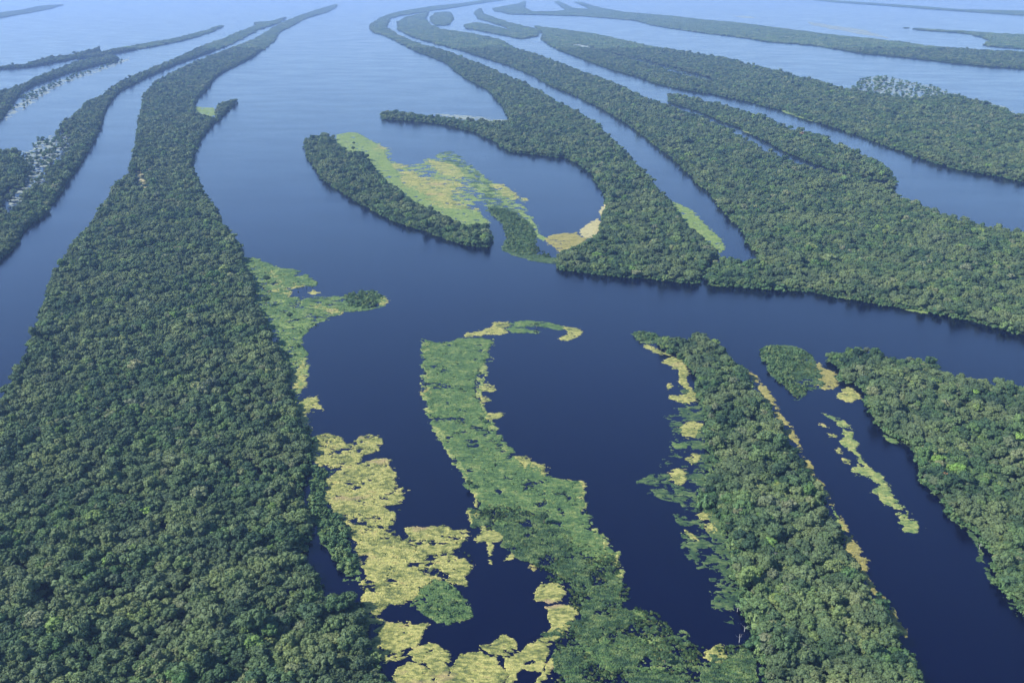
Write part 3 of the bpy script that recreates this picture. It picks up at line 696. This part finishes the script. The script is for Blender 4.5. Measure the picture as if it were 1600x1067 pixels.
  '1280,644 1300,650 1318,655 1331,665 1334,674 1330,685 1343,692 1337,700 1347,717 1360,731 1381,745 1388,765 1400,780 1415,795 1432,812 1438,822 1430,834 1415,830 1405,815 1399,800 1380,785 1362,768 1374,757 1352,742 1345,743 1332,736 1335,728 1349,730 1340,712 1328,700 1313,693 1312,687 1320,684 1315,670 1305,658'),
 ('thing','Y',.9,2,.3,'floating_grass_mat','small pale mat left of the chain, uppermost','1279,661 1288,662 1294,668 1284,668'),
 ('thing','Y',.9,2,.3,'floating_grass_mat','small faint mat left of the chain, second down','1293,677 1306,680 1306,684 1296,683'),
 ('thing','Y',.9,2,.3,'floating_grass_mat','small green mat left of the chain, third down','1307,699 1315,702 1314,709 1308,706'),
 ('thing','Y',.9,2,.3,'floating_grass_mat','small yellow mat left of the chain, fourth down','1315,715 1328,719 1327,725 1317,722'),
 ('thing','G',.85,2,.3,'floating_grass_mat','thin pale sliver along the shore of the right island','1381,679 1392,683 1408,692 1402,695 1388,690'),
 ('stuff','D',.6,2.5,.4,'marsh','thin drowned fringe along the foot of the right island',
  '1474,800 1497,811 1518,824 1530,842 1536,870 1548,895 1566,916 1582,940 1602,962 1600,972 1578,948 1560,920 1544,902 1525,875 1530,868 1522,845 1508,828 1485,812'),
]
# bushes scattered over marsh: outline, spacing (m), size
BUSHY = [
 ('dark bushes dotted over the middle marsh','745,790 790,787 830,797 900,847 964,868 972,912 992,945 1037,972 1075,1012 1162,1005 1190,1070 1240,1200 880,1200 864,1010 905,962 880,920 820,872 750,812', 12, .62, .3),
 ('scattered bushes on the bright upper marsh','663,560 690,560 700,600 745,640 770,690 740,700 780,740 860,760 905,790 860,820 790,790 740,760 700,700 668,640', 22, .6, .25),
 ('bushes on the bushy point off the left island','537,462 555,457 580,454 596,462 590,478 567,484 545,480', 6.5, 1.0, .9),
 ('bushes in the marsh beside the left forest','390,430 420,440 425,470 480,500 470,530 475,560 455,590 430,560 400,500', 22, 1.0, .3),
 ('bushes in the dark inlet between forest and largest mat','490,735 512,737 505,755 505,775 515,792 530,815 545,838 548,860 558,880 560,892 545,905 530,892 520,868 505,845 505,815 486,805 484,772 495,755', 5.2, 1.5, .78),
 ('drowned treetops standing in the water off the long far island','1330,140 1345,122 1380,118 1420,128 1470,138 1500,150 1412,157 1375,148', 26, 2.4, .42),
 ('drowned treetops in the pools of the narrow left island','12,306 40,240 62,214 104,213 106,226 84,252 66,284 36,300 14,330', 22, 2.2, .33),
 ('drowned treetops beside the dark far left island','8,175 32,152 82,128 150,106 200,90 190,98 130,118 75,142 30,172', 30, 2.4, .4),
 ('bushes on the dark green islet','645,945 660,922 684,908 712,920 727,940 738,963 715,970 680,968', 5.5, .72, .6),
 ('bushes on the low dark spit','762,325 790,328 815,340 835,360 836,385 820,397 790,390 792,372 785,350', 8, 1.1, .8),
 ('bushes on the tip of the tapering island','988,521 1005,518 1032,527 1055,545 1040,545 1028,533 1000,533', 5.5, 1.1, .85),
 ('bushes on the green wedge','1188,553 1197,542 1220,541 1262,550 1245,570 1232,590 1240,605 1262,605 1248,624 1237,612 1212,592 1200,580', 6, 1.2, .8),
 ('low brush along the left shore of the tapering island','1095,570 1108,600 1115,640 1118,690 1135,720 1120,740 1112,770 1130,800 1150,840 1155,880 1175,940 1195,1000 1185,1010 1160,960 1140,880 1120,812 1098,780 1105,700 1095,630 1085,590', 7, 1.3, .5),
]
TUSSOCKS = [
 ('tall tussocks standing in the dark growth of the middle marsh','745,790 790,787 830,797 900,847 964,868 972,912 992,945 1037,972 1075,1012 1162,1005 1190,1070 1240,1200 880,1200 864,1010 905,962 880,920 820,872 750,812', 2.2, .9, .75),
 ('tussocks mottling the bright upper part of the middle marsh','662,535 765,530 760,560 745,600 755,650 800,715 830,730 912,760 925,810 960,850 900,845 830,797 745,790 735,755 690,690 665,620', 3.6, .7, .35),
 ('tussocks in the marsh off the left forest','382,405 420,415 495,447 455,460 530,468 600,462 595,480 512,495 475,530 478,560 450,595 400,500', 4.2, .8, .35),
 ('tussocks along the low bushy spit','762,325 790,328 815,340 835,360 836,385 870,404 830,405 790,390 792,372 785,350', 4.5, 1.5, .8),
 ('tussocks over the green wedge','1188,553 1197,542 1220,541 1262,550 1290,600 1262,607 1248,624 1237,612 1212,592', 2.8, 1.2, .9),
 ('tussocks and sedge over the largest yellow mat','530,815 560,790 610,800 617,840 700,830 725,850 735,880 715,905 640,945 580,960 560,900', 6.0, .8, .35),
]
#ENDDATA

def grid_points(poly, s, box=None):
    x0, y0 = poly.min(0); x1, y1 = poly.max(0)
    if box: y0 = max(y0, box[0]); y1 = min(y1, box[1])
    if y1 <= y0: return np.zeros(0), np.zeros(0)
    gx, gy = np.meshgrid(np.arange(x0, x1, s), np.arange(y0, y1, s * .87))
    gx[1::2] += s / 2
    gx = (gx + RNG.uniform(-.38, .38, gx.shape) * s).ravel()
    gy = (gy + RNG.uniform(-.38, .38, gy.shape) * s).ravel()
    return gx, gy


D1, D2 = 2300.0, 7000.0
near_pool = []
for label, short, hh, pts, holes in ISLES:
    p = P(pts)
    poly = outline(p, hh * .72)
    hol = [outline(P(h), 0) for h in holes]
    # ground of the island
    gp = poly
    bm = bmesh.new()
    vs = [bm.verts.new((x, y, 0.25)) for x, y in gp]
    f = bm.faces.new(vs)
    f.normal_update()
    if f.normal.z < 0: f.normal_flip()
    bmesh.ops.triangulate(bm, faces=[f])
    me = bpy.data.meshes.new('island'); bm.to_mesh(me); bm.free(); me.materials.append(M_SOIL)
    if not hol:
        isl = link('island', me); isl['kind'] = 'structure'; isl['label'] = 'dark ground of ' + short
    bands = (('near_trees', 4.0, (0, D1), .77), ('mid_trees', 5.2, (D1, D2), .88), ('far_canopy', 33.0, (D2, 30000), 1.0))
    root = None
    # shrubs leaning over the waterline
    q = np.concatenate([poly, poly[:1]]); ex = []; ey = []
    for i in range(len(poly)):
        L = math.hypot(*(q[i + 1] - q[i]))
        st = 3.2 if q[i][1] < D1 else 5.5
        if q[i][1] > D2: continue
        t = RNG.random(int(L / st) + 1)
        ex.append(q[i][0] + (q[i + 1][0] - q[i][0]) * t); ey.append(q[i][1] + (q[i + 1][1] - q[i][1]) * t)
    if ex:
        ex = np.concatenate(ex); ey = np.concatenate(ey)
        nx_ = (fbm(ex / 28, ey / 28, 3) - .5) * 16; ny_ = (fbm(ex / 28, ey / 28, 9) - .5) * 22
        ex = ex - nx_ + RNG.normal(0, 1.8, len(ex)); ey = ey - ny_ + RNG.normal(0, 1.8, len(ey))
        ok = (ey > 450)
        o = scatter('shrubs', 'bushes', ex[ok], ey[ok], np.full(ok.sum(), .1), np.exp(RNG.normal(.15, .35, ok.sum())))
        tag(o, kind='stuff', label='low shrubs leaning over the waterline of ' + short)
    for key, s, box, k in bands:
        x, y = grid_points(poly, s, box)
        if len(x) == 0: continue
        # ragged edge, slightly uneven
        wx = x + (fbm(x / 28, y / 28, 3) - .5) * 16; wy = y + (fbm(x / 28, y / 28, 9) - .5) * 22
        ok = inside(wx, wy, poly)
        for h in hol:
            ok &= ~(inside(wx, wy, h) & (RNG.random(len(x)) > .06))
        if key == 'far_canopy':
            pass
        else:
            dens = fbm(x / 40, y / 40, 21)
            ok &= RNG.random(len(x)) < np.clip(.97 - (dens < .37) * .5, 0, 1)
        x = x[ok]; y = y[ok]
        if len(x) == 0: continue
        size = np.clip(np.exp(RNG.normal(-.44, 0.33, len(x))), .3, 1.3) * (0.66 + .46 * fbm(x / 60, y / 60, 5) + .3 * fbm(x / 17, y / 17, 6, 2)) * k
        emer = RNG.random(len(x)) < .06
        size[emer] *= 1.28
        if key == 'far_canopy': size = RNG.uniform(.85, 1.1, len(x))
        if key == 'near_trees':
            u, v = project(x, y, 10)
            vis = (u > -10) & (u < 1610) & (v < 1075) & (v > 500)
            near_pool.append((short, x, y, size, v * vis))
            continue
        o = scatter('forest', key, x, y, np.full(len(x), .2), size)
        tag(o, kind='stuff', label=label + (', its distant canopy' if key == 'far_canopy' else ', its canopy at middle distance'))

# the 300 largest-showing trees are individuals, the rest of the near canopy is one object per island
allv = np.concatenate([q[4] for q in near_pool])
cut = np.sort(allv)[-300]
n_ind = 0
for short, x, y, size, v in near_pool:
    m = v >= cut
    lab = 'rounded grey-green canopy tree in the foremost rows of ' + short
    for i in np.nonzero(m)[0]:
        t = link('forest_tree', None, loc=(x[i], y[i], .2))
        t.scale = (size[i] * RNG.uniform(.8, 1.25), size[i] * RNG.uniform(.8, 1.25), size[i] * RNG.uniform(.9, 1.15))
        t.rotation_euler = (0, 0, RNG.uniform(0, 6.28))
        tag(t, lab, 'tree', 'canopy trees in the foremost rows of ' + short)
        link('crown', NEAR[RNG.integers(0, len(NEAR))], t)
        link('trunk', TRUNKS[RNG.integers(0, 3)], t)
        n_ind += 1
    if (~m).any():
        r = ~m
        o = scatter('forest', 'near_trees', x[r], y[r], np.full(r.sum(), .2), size[r])
        tag(o, kind='stuff', label='closed canopy of %s, its nearer part' % short)

# ------------------------------------------------------------------ marsh and floating mats
HOLES = [P(h) for h in (
 '518,716 530,713 552,714 552,720 535,722 522,721', '522,728 535,728 532,737 524,735', '541,740 548,735 558,736 554,742', '556,757 566,751 575,753 572,757 560,760',
 '567,767 578,765 586,770 575,774', '562,784 575,779 592,778 588,784 570,787', '545,806 549,801 552,812 547,816', '564,836 570,827 573,829 566,842', '657,833 662,831 662,839 658,839',
 '671,842 680,837 684,848 676,851', '590,867 598,861 601,868 594,871', '600,872 606,874 605,882 600,879', '618,883 624,881 624,892 619,890', '682,876 688,874 687,882 683,881', '704,872 710,870 711,887 706,887',
 '772,1020 780,1019 780,1026 773,1027', '812,1050 830,1049 846,1052 835,1062 820,1060', '652,858 658,856 657,862 653,862')]
HOLES = [outline(h) for h in HOLES]


def grass_field(typ, dens, wob, relief, name, pts, idx):
    poly = outline(P(pts), 0)
    dm = math.hypot(poly[:, 1].mean(), CAM_H)
    c = max(0.62, dm * 0.0008)
    if dm > 5000: c = dm * 0.0014
    x0, y0 = poly.min(0) - wob; x1, y1 = poly.max(0) + wob
    y0 = max(y0, 480)
    nx = int((x1 - x0) / c) + 2; ny = int((y1 - y0) / c) + 2
    gx, gy = np.meshgrid(x0 + np.arange(nx) * c, y0 + np.arange(ny) * c)
    cx = gx + c / 2; cy = gy + c / 2
    sc = wob * 2.2
    wx = cx + (fbm(cx / sc, cy / sc, idx + 1, 5) - .5) * 3.4 * wob
    wy = cy + (fbm(cx / sc, cy / sc, idx + 40, 5) - .5) * 3.4 * wob
    ok = inside(wx.ravel(), wy.ravel(), poly).reshape(cx.shape)
    if dens > .8 and dm < 3500 and typ in 'YMTGL':
        e1 = (fbm(cx / 5, cy / 4, idx + 61, 3) - .5) * 9 * (dm / 1200); e2 = (fbm(cx / 5, cy / 4, idx + 71, 3) - .5) * 9 * (dm / 1200)
        ok |= inside((wx + e1 * 1.6).ravel(), (wy + e2 * 1.6).ravel(), poly).reshape(cx.shape) & (fbm(cx / 3.2, cy / 2.2, idx + 81, 2) > .60)
    cov = .72 * fbm(cx / 15, cy / 12, idx + 5, 5) + .28 * fbm(cx / (c * 4), cy / (c * 3), idx + 8, 2)
    if ok.any():
        thr = np.quantile(cov[ok], 1 - dens)
        ok &= cov > thr
    if typ == 'Y' and name == 'floating_grass_mat' and len(pts) > 900:
        for h in HOLES[:]:
            ok &= ~inside((.5 * wx + .5 * cx).ravel(), (.5 * wy + .5 * cy).ravel(), h).reshape(cx.shape)
    elif any(True for _ in ()): pass
    okv = np.zeros((ny + 1, nx + 1), bool)
    full = np.ones((ny + 1, nx + 1), bool)
    pad = np.zeros((ny + 2, nx + 2), bool); pad[1:-1, 1:-1] = ok
    full = pad[:-1, :-1] & pad[1:, :-1] & pad[:-1, 1:] & pad[1:, 1:]
    used = pad[:-1, :-1] | pad[1:, :-1] | pad[:-1, 1:] | pad[1:, 1:]
    vx = x0 + np.arange(nx + 1) * c; vy = y0 + np.arange(ny + 1) * c
    VX, VY = np.meshgrid(vx, vy)
    JX = VX + RNG.uniform(-.33, .33, VX.shape) * c; JY = VY + RNG.uniform(-.33, .33, VX.shape) * c
    h = .12 + 1.6 * relief * (.55 * fbm(VX / 6, VY / 6, idx, 3) + .45 * RNG.random(VX.shape) ** 1.5)
    Z = np.where(full, h, .03)
    ids = -np.ones(used.shape, np.int64); ids[used] = np.arange(used.sum())
    jy, jx = np.nonzero(ok)
    if len(jy) == 0: return None
    F = np.stack([ids[jy, jx], ids[jy, jx + 1], ids[jy + 1, jx + 1], ids[jy + 1, jx]], 1)
    V = np.stack([JX[used], JY[used], Z[used]], 1)
    me = new_mesh(name, V, [F], GM[typ])
    # origin on the mat itself
    ox, oy = float(V[:, 0].mean()), float(V[:, 1].mean())
    return me


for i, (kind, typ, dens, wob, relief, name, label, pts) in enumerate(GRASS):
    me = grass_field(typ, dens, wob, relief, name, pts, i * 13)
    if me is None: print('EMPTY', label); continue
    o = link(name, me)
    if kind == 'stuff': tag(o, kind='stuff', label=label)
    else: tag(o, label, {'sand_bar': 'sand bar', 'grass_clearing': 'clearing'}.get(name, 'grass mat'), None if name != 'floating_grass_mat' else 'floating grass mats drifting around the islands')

for label, pts, s, size, dens in BUSHY:
    poly = outline(P(pts), 0)
    x, y = grid_points(poly, s)
    ok = inside(x, y, poly) & (RNG.random(len(x)) < dens) & (y > 480)
    x = x[ok]; y = y[ok]
    o = scatter('bushes', 'bushes', x, y, np.full(len(x), .1), size * RNG.uniform(.55, 1.4, len(x)))
    tag(o, kind='stuff', label=label)
for label, pts, s, size, dens in TUSSOCKS:
    poly = outline(P(pts), 0)
    x, y = grid_points(poly, s)
    f = fbm(x / 14, y / 9, 77, 4)
    ok = inside(x + (fbm(x / 12, y / 12, 5) - .5) * 14, y + (fbm(x / 12, y / 12, 6) - .5) * 14, poly) & (RNG.random(len(x)) < dens * np.clip((f - .38) * 6, 0.05, 1)) & (y > 480)
    x = x[ok]; y = y[ok]
    o = scatter('tussocks', 'tussocks', x, y, np.full(len(x), .3), size * RNG.uniform(.6, 1.5, len(x)))
    tag(o, kind='stuff', label=label)

# ------------------------------------------------------------------ single trees one can point to
LIME = shapes(M_LIME, 2, R=5.0); GREY = shapes(M_GREY, 2, R=5.0); DARK = shapes(M_DARKLEAF, 3); RUS = shapes(M_RUSSET, 1, R=5.0)


def single(px, py, kind, size, label, group=None):
    x, y = G(px, py, 8.0 if kind != 'dark' else 4.0)
    t = link('tree', None, loc=(float(x), float(y), .3))
    t.scale = (size,) * 3
    tag(t, label, 'tree', group)
    S = {'lime': LIME, 'grey': GREY, 'dark': DARK, 'russet': RUS}[kind]
    link('crown', S[random.randrange(len(S))], t)
    link('trunk', TRUNKS[random.randrange(3)], t)


for a in (
 (228, 801, 'lime', 1.15, 'bright lime crown alone among darker trees of the left forest'),
 (256, 1040, 'lime', .8, 'small lime crown near the bottom of the left forest'),
 (452, 836, 'lime', .9, 'lime green crown at the right edge of the left forest by the dark inlet'),
 (1338, 552, 'lime', 1.1, 'lime crown at the top edge of the right foreground island'),
 (1524, 616, 'lime', 1.0, 'lime crown in the middle of the right foreground island'),
 (1592, 690, 'lime', 1.3, 'bright green crown at the right picture edge on the right island'),
 (1598, 662, 'lime', .8, 'smaller bright crown at the right picture edge above the larger one'),
 (1282, 876, 'lime', .8, 'yellow-green crown on the lower right side of the tapering island'),
 (1208, 866, 'grey', .8, 'pale bare-looking crown in the heart of the tapering island'),
 (1272, 946, 'grey', 1.0, 'greyish crown lowest on the tapering island, pale as straw'),
 (1176, 705, 'grey', .9, 'pale grey crown in the upper half of the tapering island'),
 (350, 1008, 'grey', .9, 'greyish crown near the bottom of the left forest'),
 (1476, 742, 'russet', .7, 'faintly russet crown on the shore of the right foreground island'),
 (1253, 212, 'russet', 1.3, 'rusty crown standing on the slender island behind the creek'),
 (453, 497, 'dark', .85, 'lone dark tree standing in the green marsh off the left forest'),
 (396, 445, 'dark', .9, 'dark tree at the edge of the marsh, leftmost of three'),
 (417, 440, 'dark', 1.0, 'dark tree at the edge of the marsh, highest of three'),
 (416, 474, 'dark', 1.1, 'dark tree at the edge of the marsh, lowest of three'),
 (838, 508, 'dark', .6, 'little dark tree on the thin grass arc'),
 (850, 812, 'dark', .75, 'round tree standing alone in the dark growth of the middle marsh'),
 (720, 608, 'dark', .4, 'small dark bush-like tree in the bright marsh'),
 (752, 656, 'dark', .55, 'dark tree on the right shore of the bright marsh'),
 (733, 757, 'dark', .6, 'dark tree on the left shore of the marsh above the thin sliver'),
 (1039, 1030, 'dark', .7, 'round tree near the bottom of the marsh, right of the tongue'),
 (553, 226, 'dark', .8, 'dark tree in the lime grass, nearest the islet head'),
 (552, 235, 'dark', 1.0, 'dark tree between the islet forest and the lime grass'),
): single(*a)


def dead_tree(px, py, h, label):
    x, y = G(px, py)
    t = link('dead_tree', trunk_mesh('dead_tree', M_DEAD, h=h * .7, r0=.16, seed=int(px), limbs=3), loc=(float(x), float(y), 0))
    tag(t, label, 'dead tree')


dead_tree(1155, 1003, 11, 'tall bleached dead trunk in the water by the tapering island, lowest')
dead_tree(1163, 986, 8, 'short bleached dead trunk beside the tallest one')
dead_tree(1152, 955, 6, 'bleached stub standing where the drowned weed ends')
dead_tree(1106, 676, 9, 'bleached dead trunk left of the tapering island, uppermost')
dead_tree(1530, 858, 9, 'white dead trunk at the foot of the right foreground island')

# ------------------------------------------------------------------ haze
bm = bmesh.new()
bmesh.ops.create_cube(bm, size=1)
for v in bm.verts:
    v.co = Vector((v.co.x * 39000, 11750 + v.co.y * 29500, 255 + v.co.z * 512))
me = bpy.data.meshes.new('haze'); bm.to_mesh(me); bm.free()
m = bpy.data.materials.new('haze'); m.use_nodes = True
nt = m.node_tree
nt.nodes.clear()
out = nt.nodes.new('ShaderNodeOutputMaterial')
pv = nt.nodes.new('ShaderNodeVolumePrincipled')
pv.inputs['Color'].default_value = (0.37, 0.57, 1.0, 1)
pv.inputs['Density'].default_value = HAZE_DENSITY
pv.inputs['Anisotropy'].default_value = 0.2
nt.links.new(pv.outputs[0], out.inputs['Volume'])
me.materials.append(m)
tag(link('haze', me), kind='stuff', label='pale blue haze over the far river')
print('individual trees', n_ind, 'near', sum(len(q[1]) for q in near_pool))
